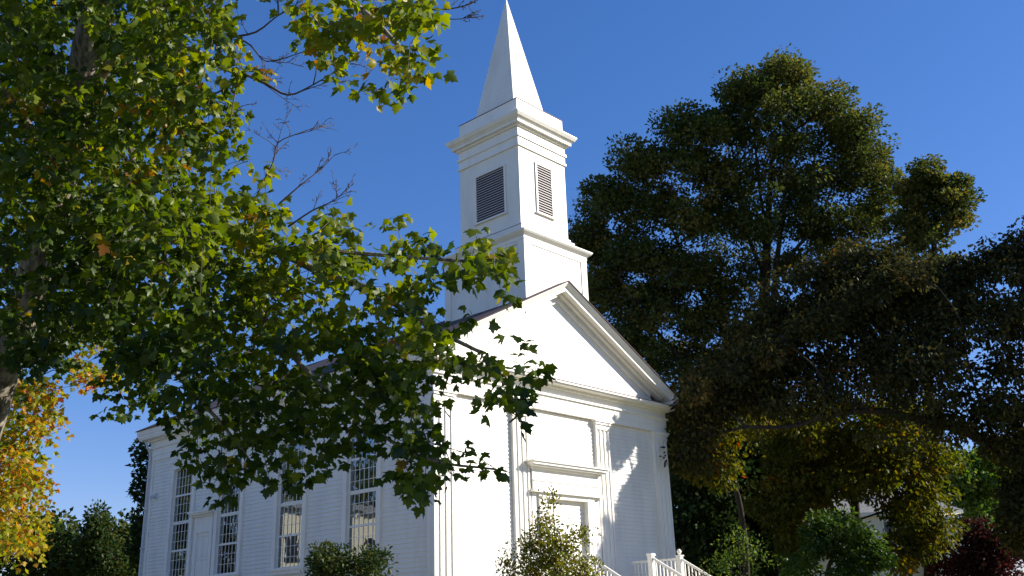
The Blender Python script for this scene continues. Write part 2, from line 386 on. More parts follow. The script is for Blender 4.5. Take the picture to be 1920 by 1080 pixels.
# entablature: architrave, fillet, frieze, all round
def band(b, pr, z0, z1):               # ring projecting pr beyond the 0..W, 0..L rectangle
    b.box(-pr, W+pr, -pr, .1, z0, z1); b.box(-pr, .1, .1, L-.1, z0, z1); b.box(W-.1, W+pr, .1, L-.1, z0, z1); b.box(-pr, W+pr, L-.1, L+pr, z0, z1)
b = MB(); band(b, .012, ZA, 8.10); band(b, .03, 8.10, 8.37); band(b, .095, 8.37, 8.43); band(b, .02, 8.43, 8.80); band(b, .08, 8.62, 8.74) if False else None
cpart(b, 'entablature')
# roof geometry: eave line x=-.457, z=9.14 ; ridge 12.37
EO = .457; ZE, ZR = 9.14, 12.37; XC = W/2; SL = (ZR-ZE)/(XC+EO)
b = MB()                               # eaves box cornice along the sides and across the front
for z0, z1, p0 in ((8.66, 8.74, .12), (8.74, 8.80, .36), (8.80, 8.92, .395), (8.92, 8.97, .43)):
    b.box(-p0, 0, -p0, L+p0, z0, z1) ; b.box(W, W+p0, -p0, L+p0, z0, z1)
for z0, z1, p0 in ((8.66, 8.74, .10), (8.74, 8.785, .36), (8.785, 8.85, .42)):
    b.box(.0, W, -p0, 0.04, z0-.003, z1-.002)
cpart(b, 'eaves_cornice')
cpart(MB().box(-.39, W+.39, -.437, .05, 8.852, 8.866), 'cornice_flashing', FLASH)
b = MB()                               # crown moulding and gutter edge on the sides up to the roof
for sx in (-1, 1):
    xo = -EO if sx < 0 else W+EO; xi = -.02 if sx < 0 else W+.02
    prof = [(xi, 8.975), (xo+sx*-.03 if False else xo-sx*.03, 8.975), (xo, 9.05), (xo, ZE-.035), (xi, ZE-.035+SL*(EO-.02))]
    b.prism([(x, -EO+.03, z) for x, z in prof], (0, L+2*EO-.06, 0)); cpart(b, 'crown_moulding'); b = MB()
# tympanum
cpart(MB().prism([(0, .12, 8.80), (W, .12, 8.80), (XC, .12, 8.80+SL*XC+.12)], (0, .05, 0)), 'tympanum', TRIM)
def rake(b, yo, yi, dtop, dbot):       # raking band between vertical drops under the roof line
    for s in (-1, 1):
        X = lambda t: XC+s*t
        e = XC+EO+(yo if False else 0)
        pts = [(X(0), yo, ZR-dtop), (X(e), yo, ZE-dtop), (X(e), yo, ZE-dbot), (X(0), yo, ZR-dbot)]
        b.prism(pts if s > 0 else pts[::-1], (0, yi-yo, 0))
b = MB()
def rake_prof(b, prof):               # closed (y, drop) profile swept along both rakes
    for s_ in (-1, 1):
        e = XC+EO; n0 = len(b.v); k = len(prof)
        b.v += [(XC, y, ZR-d) for y, d in prof]+[(XC+s_*e, y, ZE-d) for y, d in prof]
        q = [(n0+i, n0+(i+1) % k, n0+k+(i+1) % k, n0+k+i) for i in range(k)]
        b.f += q if s_ < 0 else [t[::-1] for t in q]
        b.f += [tuple(range(n0, n0+k)), tuple(range(n0+2*k-1, n0+k-1, -1))]
rake_prof(b, [(-.457, .03), (-.457, .055), (-.40, .13), (-.395, .145), (-.375, .145), (-.33, .20), (-.325, .215), (-.325, .32), (.14, .32), (.14, .03)])
def rake_in(b, yo, yi, dtop, dbot, inset):
    for s in (-1, 1):
        X = lambda t: XC+s*t; e = XC-inset
        zz = lambda t: ZR-SL*t
        pts = [(X(0), yo, zz(0)-dtop), (X(e), yo, zz(e)-dtop), (X(e), yo, zz(e)-dbot), (X(0), yo, zz(0)-dbot)]
        b.prism(pts if s > 0 else pts[::-1], (0, yi-yo, 0))
rake_in(b, -.10, .146, .33, .42, .25); rake_in(b, .07, .147, .42, .60, .7); rake_in(b, .03, .147, .60, .64, .9)
cpart(b, 'raking_cornice')
b = MB()
for s in (-1, 1):
    xe = XC+s*(XC+EO+.035); ze = ZE-.035*SL
    b.prism([(XC, -.49, ZR-.03), (xe, -.49, ze-.03), (xe, -.49, ze+.012), (XC, -.49, ZR+.012)][::s], (0, L+.98, 0))
cpart(b, 'roof', ROOF)
# side windows, 4 sashes high
def window(y0, y1, blinds=()):
    b = MB(); z0, z1 = WZ0, WZ1; xo = -.045; xi = .2
    cw = .20
    b.box(xo, .044, y0-cw, y0, z0, z1); b.box(xo, .044, y1, y1+cw, z0, z1)                    # casings
    b.box(xo, .044, y0-cw, y1+cw, z1, z1+.24); b.box(xo-.06, .044, y0-cw-.05, y1+cw+.05, z1+.24, z1+.30)
    b.box(xo-.05, .044, y0-cw-.04, y1+cw+.04, z0-.08, z0)
    b.box(xo+.0, .044, y0-cw, y1+cw, z0-.20, z0-.08)
    b.box(.044, xi, y0-.03, y0, z0, z1); b.box(.044, xi, y1, y1+.03, z0, z1); b.box(.044, xi, y0-.03, y1+.03, z1, z1+.03); b.box(.044, xi, y0-.03, y1+.03, z0-.03, z0)
    o = cpart(b, 'window')
    H = (z1-z0)/4; s = MB(); xg = .085
    for k in range(4):
        a = z0+k*H; c = a+H; d = .012 if k % 2 else .0
        x0, x1 = xg-.022+d, xg+.02+d
        rb, rt = (.035, .035)
        if k == 2: rb = .055
        if k == 1: rt = .055
        s.box(x0, x1, y0, y0+.045, a, c); s.box(x0, x1, y1-.045, y1, a, c)
        s.box(x0+.001, x1-.001, y0+.045, y1-.045, a, a+rb); s.box(x0+.001, x1-.001, y0+.045, y1-.045, c-rt, c)
    s.build('sash', TRIM, o)
    m = MB()
    for k in range(4):
        a = z0+k*H; c = a+H
        for i in range(1, 6): y = y0+.045+(y1-y0-.09)*i/6; m.box(xg-.016, xg+.01, y-.007, y+.007, a+.03, c-.03)
        for i in range(1, 3): z = a+H*i/3; m.box(xg-.014, xg+.008, y0+.045, y1-.045, z-.007, z+.007)
    m.build('muntins', TRIM, o)
    g = MB()
    for k in range(4): a = z0+k*H; g.poly([(xg-.003+.003*k, y1-.045, a+.02), (xg-.003, y0+.045, a+.02), (xg-.003, y0+.045, a+H-.02), (xg-.003+.002*k, y1-.045, a+H-.02)])
    g.build('pane', GLASS, o)
    if blinds:
        q = MB()
        for a, c in blinds:
            z = a
            while z < c-.001: q.box(.25, .256, y0-.0, y1+.0, z, min(z+.30, c)-.004); z += .30
        q.build('blind', BLIND, o)
    return o
window(*WINS[0]); window(*WINS[1]); window(*WINS[2]); window(*WINS[3])
# side door with a small cornice
b = MB(); y0, y1, zt = SD
b.box(-.05, .044, y0-.17, y0, FL, zt); b.box(-.05, .044, y1, y1+.17, FL, zt); b.box(-.05, .044, y0-.17, y1+.17, zt, zt+.55)
b.box(-.12, .044, y0-.2, y1+.2, zt+.55, zt+.62); b.box(-.24, .044, y0-.26, y1+.28, zt+.62, zt+.68); b.box(-.29, .044, y0-.30, y1+.32, zt+.68, zt+.74)
dd = cpart(b, 'side_door')
b = MB(); b.box(-.004, .021, y0, y1, FL, zt-.001)
for q0, q1 in ((FL+.2, FL+.95), (FL+1.1, FL+1.95), (FL+2.05, zt-.12)):
    for c0, c1 in ((y0+.09, (y0+y1)/2-.05), ((y0+y1)/2+.05, y1-.09)):
        b.box(-.014, -.004, c0, c1, q0, q0+.03); b.box(-.014, -.004, c0, c1, q1-.03, q1); b.box(-.014, -.004, c0, c0+.03, q0, q1); b.box(-.014, -.004, c1-.03, c1, q0, q1)
b.build('door_leaf', TRIM, dd)
MB().box(-.075, -.004, y0+.07, y0+.13, FL+1.12, FL+1.18).build('door_handle', BRASS, dd)
cpart(MB().box(-1.2, -.06, y0-.35, y1+.35, G-.5, FL-.03), 'side_step', STONE)
# front door surround between the middle pilasters
DX0, DX1 = 4.62, 6.62; DT = 5.12
b = MB(); c0, c1 = 4.02, 7.29
b.box(c0, DX0-.34, -.0, YF, FL, 5.27); b.box(DX0-.34, DX0, -.07, YF, FL, 5.27)          # casings left
b.box(DX1, DX1+.34, -.07, YF, FL, 5.27); b.box(DX1+.34, c1, -.0, YF, FL, 5.27)
b.box(DX0, DX1, -.06, YF, DT, 5.271)
b.box(c0-.08, c1+.08, -.16, YF, 5.272, 5.33); b.box(c0-.05, c1+.05, -.12, YF, 5.33, 5.37)
b.box(c0, c1, -.05, YF, 5.37, 5.62); b.box(c0, c1, -.075, YF, 5.62, 5.655); b.box(c0+.0, c1, -.045, YF, 5.655, 5.98)
b.box(c0-.05, c1+.05, -.12, YF, 5.98, 6.04); b.box(c0-.14, c1+.14, -.24, YF, 6.04, 6.09); b.box(c0-.20, c1+.20, -.30, YF, 6.09, 6.17); b.box(c0-.25, c1+.25, -.35, YF, 6.17, 6.22)
fd = cpart(b, 'front_door')
b = MB(); yd = .42
b.box(DX0-.02, DX0, YF, yd, FL, DT); b.box(DX1, DX1+.02, YF, yd, FL, DT); b.box(DX0, DX1, YF, yd, DT, DT+.02)
b.build('door_jamb', TRIM, fd)
for x0, x1 in ((DX0, 5.615), (5.625, DX1)):
    b = MB(); b.box(x0, x1, yd-.03, yd+.02, FL, DT-.001)
    for q0, q1 in ((FL+.22, FL+1.0), (FL+1.2, FL+2.9)):
        a, c = x0+.12, x1-.12
        b.box(a, c, yd-.045, yd-.03, q0, q0+.05); b.box(a, c, yd-.045, yd-.03, q1-.05, q1); b.box(a, a+.05, yd-.045, yd-.03, q0, q1); b.box(c-.05, c, yd-.045, yd-.03, q0, q1)
    b.build('door_leaf', TRIM, fd)
MB().box(5.56, 5.60, yd-.1, yd-.03, FL+1.05, FL+1.2).build('door_handle', BRASS, fd)
# cut of the front wall behind the door is hidden by the leaves: the wall board field is opened there
# downspout at the far corner, small lamp bracket
b = MB(); b.tube([(-.30, L-.08, 8.66), (-.07, L-.08, 8.2), (-.07, L-.08, 2.0)], [.045]*3, 8)
for z in (3.2, 4.6, 6.0, 7.3): b.box(-.13, -.005, L-.15, L-.01, z, z+.04)
cpart(b, 'downspout', METAL)
b = MB(); b.box(-.06, .044, L-.75, L-.63, 6.42, 6.62); b.tube([(-.05, L-.69, 6.52), (-.22, L-.69, 6.44)], [.05, .075], 8); cpart(b, 'wall_lamp', METAL)

# tower
TX, TY = XC, .04+1.90
H1x, H1y, H2x, H2y = 1.6165, 1.90, 1.252, 1.4725
def tf(b, hx, hy, e0, e1, z0, z1):     # inverted frustum: a crown moulding flaring outwards
    n0 = len(b.v)
    b.v += [(TX+sx*(hx+e), TY+sy*(hy+e), z) for e, z in ((e0, z0), (e1, z1)) for sx, sy in ((-1,-1),(1,-1),(1,1),(-1,1))]
    b.f += [tuple(n0+i for i in q) for q in ((0,3,2,1),(4,5,6,7),(0,1,5,4),(1,2,6,5),(2,3,7,6),(3,0,4,7))]
def tb(b, hx, hy, z0, z1): return b.box(TX-hx, TX+hx, TY-hy, TY+hy, z0, z1)
b = MB()
b.box(TX-H1x, TX+H1x, .24, TY+H1y, 11.0, 13.62); b.prism([(TX-H1x, .04, 11.45), (TX, .04, 12.25), (TX+H1x, .04, 11.45), (TX+H1x, .04, 13.62), (TX-H1x, .04, 13.62)], (0, .2, 0))
for z in np.arange(10.6, 13.2, .36): pass
# raised frame round a recessed panel, front, left, right
fr = .03; zt = 13.62; zp = 13.50; zb = 10.9; m_ = .27
for s in (-1, 1):
    yy0, yy1 = (TY-H1y-fr, TY-H1y) if s < 0 else (TY+H1y, TY+H1y+fr)
    b.box(TX-H1x-fr, TX+H1x+fr, yy0, yy1, zp, zt); b.box(TX-H1x-fr, TX-H1x+m_, yy0, yy1, 11.45, zp); b.box(TX+H1x-m_, TX+H1x+fr, yy0, yy1, 11.45, zp)
    xx0, xx1 = (TX-H1x-fr, TX-H1x) if s < 0 else (TX+H1x, TX+H1x+fr)
    b.box(xx0, xx1, TY-H1y, TY+H1y, zp, zt-.001); b.box(xx0, xx1, TY-H1y, TY-H1y+m_, 11.01, zp); b.box(xx0, xx1, TY+H1y-m_, TY+H1y, 11.01, zp)
tb(b, H2x, H2y, 14.30, 17.98)
tower = cpart(b, 'bell_tower', WHITE)
b = MB()
tb(b, H1x+.045, H1y+.045, 13.62, 13.73); tf(b, H1x, H1y, .046, .16, 13.731, 13.83); tf(b, H1x, H1y, .162, .20, 13.831, 13.885); tb(b, H1x+.205, H1y+.205, 13.886, 13.93)
b.build('tower_ledge', TRIM, tower)
b = MB(); tb(b, H1x+.16, H1y+.16, 13.931, 13.945); b.build('lead_flashing', FLASH, tower); b = MB(); tb(b, H2x+.17, H2y+.17, 14.305, 14.318); b.build('lead_flashing', FLASH, tower); b = MB(); tb(b, H2x+.02, H2y+.02, 19.256, 19.275); b.build('lead_flashing', FLASH, tower)
b = MB(); tb(b, H2x+.16, H2y+.16, 13.946, 14.304); tb(b, H2x+.06, H2y+.06, 14.319, 14.44); b.build('tower_plinth', TRIM, tower)
b = MB()
tb(b, H2x+.06, H2y+.06, 17.38, 17.46); tb(b, H2x+.025, H2y+.025, 17.46, 17.74); tb(b, H2x+.075, H2y+.075, 17.74, 17.84); tb(b, H2x+.03, H2y+.03, 17.84, 18.12)
tb(b, H2x+.10, H2y+.10, 18.12, 18.20); tb(b, H2x+.21, H2y+.21, 18.20, 18.29); tf(b, H2x, H2y, .212, .30, 18.291, 18.38); tf(b, H2x, H2y, .315, .378, 18.381, 18.49); tb(b, H2x+.38, H2y+.38, 18.491, 18.54)
b.build('tower_cornice', TRIM, tower)
b = MB(); tb(b, H2x, H2y, 18.541, 19.255); b.build('spire_base', TRIM, tower)
def louver(face, a0, a1, z0, z1):
    fr_ = MB(); sl_ = MB(); bk = MB(); n = 19
    if face == 'front': P = lambda a, o, z: (a, TY-H2y-o, z)
    elif face == 'left': P = lambda a, o, z: (TX-H2x-o, a, z)
    def bx(m, a, b_, o0, o1, c, d):
        p = P(a, o0, c); q = P(b_, o1, d)
        m.box(min(p[0], q[0]), max(p[0], q[0]), min(p[1], q[1]), max(p[1], q[1]), c, d)
    t = .07
    bx(fr_, a0-t, a0, 0, .05, z0, z1); bx(fr_, a1, a1+t, 0, .05, z0, z1); bx(fr_, a0-t, a1+t, 0, .06, z1, z1+t); bx(fr_, a0-t-.04, a1+t+.04, 0, .09, z0-.06, z0)
    bx(bk, a0, a1, 0.001, .006, z0, z1)  # dark sheet on the solid wall stands in for the unlit belfry
    h = (z1-z0)/n
    for i in range(n):
        z = z0+i*h
        q = [P(a0, .045, z), P(a1, .045, z), P(a1, .010, z+h*.44), P(a0, .010, z+h*.44)]
        q2 = [P(a0, .045, z+.018), P(a1, .045, z+.018), P(a1, .010, z+h*.44+.018), P(a0, .010, z+h*.44+.018)]
        bse = len(sl_.v); sl_.v += q+q2
        sl_.f += [tuple(bse+k for k in f) for f in ((0,1,2,3),(7,6,5,4),(0,4,5,1),(1,5,6,2),(2,6,7,3),(3,7,4,0))]
    o = fr_.build('louver', TRIM, tower); return o, sl_, bk
for a in (('front', 5.40, 6.17, 15.07, 16.93), ('left', 1.17, 2.55, 15.02, 16.80)):
    o, s_, k_ = louver(*a)
    # slats and dark backing sheet are joined to the louver frame as one mesh with three materials
    me = o.data; 
    for part, mm in ((s_, mat('louver_slat_paint', (0.48, 0.43, 0.40), .6)), (k_, GAP)):
        n0 = len(me.vertices)
        vs = [tuple(v.co) for v in me.vertices]; fs = [tuple(p.vertices) for p in me.polygons]; mi = [p.material_index for p in me.polygons]
        mats_ = list(me.materials); vs += part.v; fs += [tuple(i+n0 for i in f) for f in part.f]; mi += [len(mats_)]*len(part.f)
        nm = bpy.data.meshes.new('louver'); nm.from_pydata(vs, [], fs)
        for q in mats_+[mm]: nm.materials.append(q)
        nm.polygons.foreach_set('material_index', mi); o.data = nm; me = nm
# spire with faint board courses
b = MB(); AP = (TX, TY, 24.82); hx, hy = .90, 1.02; z0 = 19.276
n = 26
for i in range(n):
    s0, s1 = i/n, (i+1)/n; k0 = 1-s0; k1 = 1-s1; lap = .0035
    za, zb2 = z0+(AP[2]-z0)*s0, z0+(AP[2]-z0)*s1
    lo = [(TX+sx*(hx*k0+lap), TY+sy*(hy*k0+lap), za) for sx, sy in ((-1,-1),(1,-1),(1,1),(-1,1))]
    hi = [(TX+sx*(hx*k1+.001), TY+sy*(hy*k1+.001), zb2) for sx, sy in ((-1,-1),(1,-1),(1,1),(-1,1))]
    bs = len(b.v); b.v += lo+hi
    for k in range(4): j = (k+1) % 4; b.f.append((bs+k, bs+j, bs+4+j, bs+4+k))
    b.f.append((bs+3, bs+2, bs+1, bs))
cpart(b, 'spire', WHITE)

# ------------------------------------------------------------------ entrance landing, steps and railings
land = empty('entrance_landing', (6, -1, G)); tag(land, 'entrance landing with white railings and turned newel posts before the church door', 'landing')
LZ = 2.28 - .02
def lp(b, name, m=TRIM, **k): return b.build(name, m, land, **k)
lp(MB().box(1.0, 8.7, -2.1, -.12, G-.5, LZ-.3), 'landing_base', STONE)
lp(MB().box(.9, 8.8, -2.2, -.11, LZ-.3, LZ-.15), 'landing_deck', CONC)
LD = LZ-.15
b = MB()
for i in range(6): b.box(3.85, 8.6, -2.2-.30*(i+1), -2.2-.30*i, G-.5, LD-.17*(i+1))
lp(b, 'front_steps', CONC)
b = MB()
for i in range(6): b.box(.9-.30*(i+1), .9-.30*i, -2.1, -.3, G-.5, LD-.17*(i+1))
lp(b, 'side_steps', CONC)
def newel(x, y, z0, zt, ball=True):
    b = MB(); b.box(x-.08, x+.08, y-.08, y+.08, z0, zt-.06); b.box(x-.105, x+.105, y-.105, y+.105, zt-.06, zt-.02)
    if ball:
        b.tube([(x, y, zt-.02), (x, y, zt+.01), (x, y, zt+.04), (x, y, zt+.09), (x, y, zt+.14), (x, y, zt+.17)], [.03, .035, .065, .08, .055, .01], 12)
    else: b.prism([(x-.1, y-.1, zt-.02), (x+.1, y-.1, zt-.02), (x+.1, y+.1, zt-.02), (x-.1, y+.1, zt-.02)], (0, 0, .03))
    return lp(b, 'newel_post')
def rail(a, c, drop, n):
    a = np.array(a); c = np.array(c)
    lp(MB().bar(a, c, .06, .07), 'handrail'); lp(MB().bar(a-[0, 0, drop], c-[0, 0, drop], .05, .06), 'bottom_rail')
    for i in range(1, n):
        p = a+(c-a)*i/n; lp(MB().box(p[0]-.018, p[0]+.018, p[1]-.018, p[1]+.018, p[2]-drop, p[2]-.03), 'baluster')
RT = 3.26
newel(7.01, -2.1, LD, RT+.12, False); newel(8.56, -2.1, LD, RT+.14); newel(3.91, -2.1, LD, RT+.04, False); newel(.95, -2.1, LD, RT-.05, False)
rail((7.01, -2.15, RT), (7.01, -3.9, RT-1.02), .78, 14); rail((8.56, -2.15, RT), (8.56, -3.9, RT-1.02), .78, 14)
newel(7.01, -3.95, G-.1, RT-.95); newel(8.56, -3.95, G-.1, RT-.95)
rail((8.56, -2.05, RT), (8.56, -.2, RT), .78, 13)
rail((8.48, -.55, RT), (6.2, -.55, RT), .78, 16) if False else None
rail((3.91, -2.15, RT-.02), (3.91, -3.9, RT-1.04), .78, 14); newel(3.91, -3.95, G-.1, RT-.97)
rail((3.84, -2.1, RT-.07), (1.03, -2.1, RT-.12), .78, 20)
rail((.9, -2.1, RT-.14), (-.95, -2.1, RT-1.25), .78, 13)

# ------------------------------------------------------------------ foreground maple (trunk at the left of the frame)
GRID = [
"99999999999115888888400000",
"99999999998203788888100000",
"99999999998300265887200000",
"99999999998630022466600000",
"99999999994000000350300000",
"99999998985000000000000000",
"99999967875000000000000000",
"99999965776400000000000000",
"99999976651020000000000000",
"99999999887664100000000000",
"99999999999997676530000000",
"99999999999999998755335630",
"99999999999999997545657760",
"99999999999899997667534620",
"99879999999999999987540000",
"99999999999999999998874100",
"88743489999999999999876520",
"75321379999999999998677762",
"41000368999999999998523551",
"20000442579999888776520020",
"00000000247987888777300000",
"00000000055665566566332210",
"00000000055354320034455400",
"00000000012000000002200000",
]
def maple_depth(x): return 13.0-4.6*min(1, max(0, x-150)/850.0)**.8
mt = [V(-150, 1500, 13.6), V(-75, 1000, 13.4), V(-22, 760, 13.3), V(62, 540, 13.3), V(120, 300, 13.2), V(168, 90, 13.0), V(215, -140, 12.9), V(250, -420, 12.8)]
mt[0][2] = gh(mt[0][0], mt[0][1])-.2
maple = empty('maple_tree', tuple(mt[0])); tag(maple, 'large green and gold maple with pale bark leaning in from the left foreground', 'tree')
trunk_mesh(mt, .30, .18, BARK_L, maple, 18)
limbs = [
 [(70, 520, 13.2), (150, 450, 12.9), (250, 425, 12.3), (370, 447, 11.6), (500, 464, 11.0), (610, 515, 10.4), (700, 545, 9.9), (800, 610, 9.4), (900, 660, 9.0)],
 [(500, 464, 11.0), (600, 470, 10.4), (740, 480, 9.7), (880, 490, 9.1), (965, 490, 8.8)],
 [(370, 447, 11.6), (470, 560, 11.0), (560, 680, 10.5), (680, 790, 10.0), (800, 860, 9.4), (930, 880, 9.0)],
 [(90, 440, 13.2), (200, 560, 12.8), (320, 690, 12.0), (420, 800, 11.3), (480, 880, 11.0)],
 [(150, 190, 13.1), (260, 60, 12.5), (400, -60, 11.5), (560, -50, 10.5), (680, 20, 9.9), (760, 100, 9.5)],
 [(120, 300, 13.2), (240, 180, 12.6), (340, 90, 12.0), (420, 130, 11.6), (500, 150, 11.2)],
 [(60, 560, 13.3), (-60, 420, 13.0), (-200, 300, 12.5)], [(110, 330, 13.2), (20, 180, 12.0), (-60, 60, 11.0)],
]
nodes = []; par0 = []
tr = spline(mt, 4)
nodes += tr; par0 = [-1]+list(range(len(tr)-1))
lb = MB()
for li, lm_ in enumerate(limbs):
    pts = spline([V(*p) for p in lm_], 4); m = len(pts)
    d = [np.linalg.norm(np.array(q)-pts[0]) for q in nodes]; j = int(np.argmin(d))
    r0 = (.075, .028, .034, .045, .08, .04, .06, .06)[li]
    lb.tube([nodes[j]]+pts[1:], [r0*(1-.82*i/(m-1))+.004 for i in range(m)], 7)
    for i, p in enumerate(pts[1:]): par0.append(j if i == 0 else len(nodes)-1); nodes.append(p)
# broken stub
lb.tube([V(235, 225, 12.7), V(250, 300, 12.4), V(262, 345, 12.3), V(274, 378, 12.25)], [.045, .05, .045, .035], 8)
lb.tube([V(330, 70, 12.1), V(350, 92, 12.0), V(385, 100, 11.9)], [.03, .035, .02], 7)
lb.build('limb', BARK_L, maple, smooth=True)
# leaf clusters
C = []; D3 = []
for r_, row in enumerate(GRID):
    for c_, ch in enumerate(row):
        k = int(ch)
        if not k: continue
        cx, cy = c_*40+20, r_*40+20
        dep = maple_depth(cx); area = (dep/9.0)**1.7
        lam = k/9*3.2*area*(1.7 if cx < 420 and cy < 700 else .82 if cx > 520 else 1)
        for _ in range(rng.poisson(lam)):
            dr = 2.9 if cx < 420 else 1.0
            dd = dep+rng.uniform(-dr, dr)*(.55+.45*k/9)
            if dd < 13.3 and ((135 < cx < 215 and 40 < cy < 150) or (40 < cx < 85 and 490 < cy < 590) or (cx < 45 and 720 < cy)): continue
            q = V(cx+rng.uniform(-22, 22)-(26 if cx > 780 else 0), cy+rng.uniform(-24, 20), dd); C.append(q)
for _ in range(420):                   # the crown goes on above and to the left of the picture
    C.append(V(rng.uniform(-420, 0), rng.uniform(-300, 760), rng.uniform(10.5, 15)))
for _ in range(420):
    C.append(V(rng.uniform(-300, 800), rng.uniform(-330, -10), rng.uniform(9.5, 14.5)))
C = np.array(C)
# skeleton over trunk and limbs
A = np.zeros((len(nodes)+len(C)*8, 3)); A[:len(nodes)] = np.array(nodes); cnt = len(nodes); parent = list(par0); nb = cnt
d0 = np.min(np.linalg.norm(C[:, None]-A[None, :cnt], axis=2), axis=1)
for ti in np.argsort(d0):
    t = C[ti]; d = np.linalg.norm(A[:cnt]-t, axis=1); j = int(np.argmin(d)); Lh = d[j]; m = max(1, min(6, int(Lh/.3)))
    a = A[j].copy()
    for q in range(1, m+1):
        s = q/m; p = a+(t-a)*s+np.array([0, 0, 1])*sin(pi*s)*Lh*.08
        if q < m: p = p+rng.normal(size=3)*.025
        A[cnt] = p; parent.append(j if q == 1 else cnt-1); cnt += 1
acc = np.zeros(cnt)
for i in range(cnt-1, nb-1, -1):
    if acc[i] == 0: acc[i] = .0028**2.4
    if parent[i] >= nb: acc[parent[i]] += acc[i]
b = MB()
for i in range(nb, cnt):
    r1 = min(acc[i]**(1/2.4), .03); b.tube([A[parent[i]], A[i]], [r1*1.25, r1], 4, cap=False)
b.build('twigs', TWIG, maple, smooth=True)
ncl = rng.integers(6, 13, len(C)); ids = np.repeat(np.arange(len(C)), ncl); k = len(ids)
outv = nrm(rng.normal(size=(k, 3))*[1, 1, .7]); 
P = C[ids]+outv*rng.uniform(.03, .22, k)[:, None]*np.array([1, 1, .8])
Dv = outv*[1, 1, .6]+rng.normal(size=(k, 3))*.35; Dv[:, 2] -= .75
Nv = rng.normal(size=(k, 3))*.62+outv*.25; Nv[:, 2] += .55
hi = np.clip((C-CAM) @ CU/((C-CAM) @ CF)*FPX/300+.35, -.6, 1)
left_shade = np.clip(1-((C-CAM) @ CR/((C-CAM) @ CF)*FPX+960)/520, 0, 1)  # shade of the left mass put into the leaf tint as darkening
tn = (.40+.20*hi-.26*np.clip(left_shade*1.5, 0, 1)+rng.normal(0, .12, len(C)))[ids]+rng.normal(0, .11, k)
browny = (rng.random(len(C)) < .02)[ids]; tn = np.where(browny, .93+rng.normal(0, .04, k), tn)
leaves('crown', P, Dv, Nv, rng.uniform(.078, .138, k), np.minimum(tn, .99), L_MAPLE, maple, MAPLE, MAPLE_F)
# bare dead branches
def bare(b, pts, r, depth=0, spread=.5):
    pts = [np.array(p) for p in pts]; m = len(pts); b.tube(pts, [max(r*(1-.75*i/(m-1)), .0022) for i in range(m)], 5)
    if depth >= 3: return
    tot = sum(np.linalg.norm(pts[i+1]-pts[i]) for i in range(m-1))
    for _ in range([9, 5, 3][depth]):
        i = random.randint(max(0, m//5), m-2); t0 = nrm(pts[i+1]-pts[i]); o = pts[i]+(pts[i+1]-pts[i])*random.random()
        dirv = nrm(t0+rng.normal(size=3)*spread+np.array([0, 0, .12])); ln = tot*random.uniform(.16, .38)
        q = [o]; 
        for s in range(4): dirv = nrm(dirv+rng.normal(size=3)*.16); q.append(q[-1]+dirv*ln/4)
        bare(b, q, max(r*.42, .003), depth+1, spread)
for pl, r in (([(455, 425, 11), (480, 370, 11), (512, 305, 11.1), (521, 268, 11.1), (560, 250, 11.2), (600, 236, 11.3)], .014),
              ([(520, 385, 10.7), (560, 350, 10.7), (600, 318, 10.8), (628, 290, 10.8)], .011),
              ([(540, 425, 10.4), (585, 395, 10.4), (622, 378, 10.4), (648, 358, 10.4)], .012),
              ([(440, 130, 11.6), (500, 158, 11.5), (540, 178, 11.4), (585, 160, 11.3), (655, 118, 11.2)], .020),
              ([(430, 70, 11.6), (480, 60, 11.5), (520, 30, 11.4), (560, 10, 11.3)], .016),
              ([(430, 62, 11.6), (470, 85, 11.5), (500, 115, 11.5), (560, 100, 11.4), (600, 85, 11.4)], .013),
              ([(800, 18, 9.7), (840, 17, 9.7), (880, 8, 9.7), (905, -6, 9.7)], .011), ([(800, 33, 9.7), (850, 36, 9.7), (890, 32, 9.7)], .008),
              ([(620, 80, 11), (650, 60, 11), (690, 50, 11)], .01), ([(410, 190, 11.8), (440, 200, 11.8), (470, 195, 11.8)], .008)):
    b = MB(); bare(b, spline([V(*p) for p in pl], 3), r); b.build('bare_branch', TWIG, maple, smooth=True)

# ------------------------------------------------------------------ trees to the left
def base(px, d, sink=.15):
    p = V(px, 1161, d); return np.array([p[0], p[1], gh(p[0], p[1])-sink])
def tr_pts(px, d, tops):
    return [base(px, d)]+[V(*t) for t in tops]
C = blob_points([(40, 780, 75, 45, 21, 2, 46), (25, 850, 60, 50, 21, 2, 46), (35, 930, 60, 60, 21, 2, 56), (45, 1000, 60, 50, 21, 2, 36), (150, 650, 55, 35, 21, 1.2, 16), (170, 705, 55, 25, 21, 1.2, 16), (60, 740, 55, 30, 21, 1.5, 22), (-160, 800, 100, 250, 21.5, 3, 110), (130, 600, 45, 30, 21.5, 1.2, 10)])
tree('maple_tree', 'orange and yellow autumn maple at the left edge, lit by the sun', None, tr_pts(-150, 22, [(-120, 900, 22), (-90, 700, 22)]), .28, .12, C, 16, .34, .8, .11, L_ORANGE, BARK_D, (.50, .24), 'maple', .5, .5, .1, .7, .004)
def wood(kind, label, px, d, blobs, n=60, rad=1.1, size=.34, lm=L_WOOD, tint=(.45, .25), group='trees at the edge of the wood behind the church', tops=None, r0=.3, flat=.7, **kw):
    C = blob_points(blobs)
    top = min(b_[1] for b_ in blobs)
    return tree(kind, label, group, tr_pts(px, d, tops or [(px, (1161+top)/2, d), (px, top+20, d)]), r0, r0*.3, C, n, rad, flat, size, lm, BARK_D, tint, **kw)
wood('broadleaf_tree', 'low dark broadleaf tree at the far left behind the orange leaves', 60, 62, [(40, 1040, 90, 60, 62, 4, 40), (-40, 1010, 80, 80, 62, 4, 30)], flat=.8)
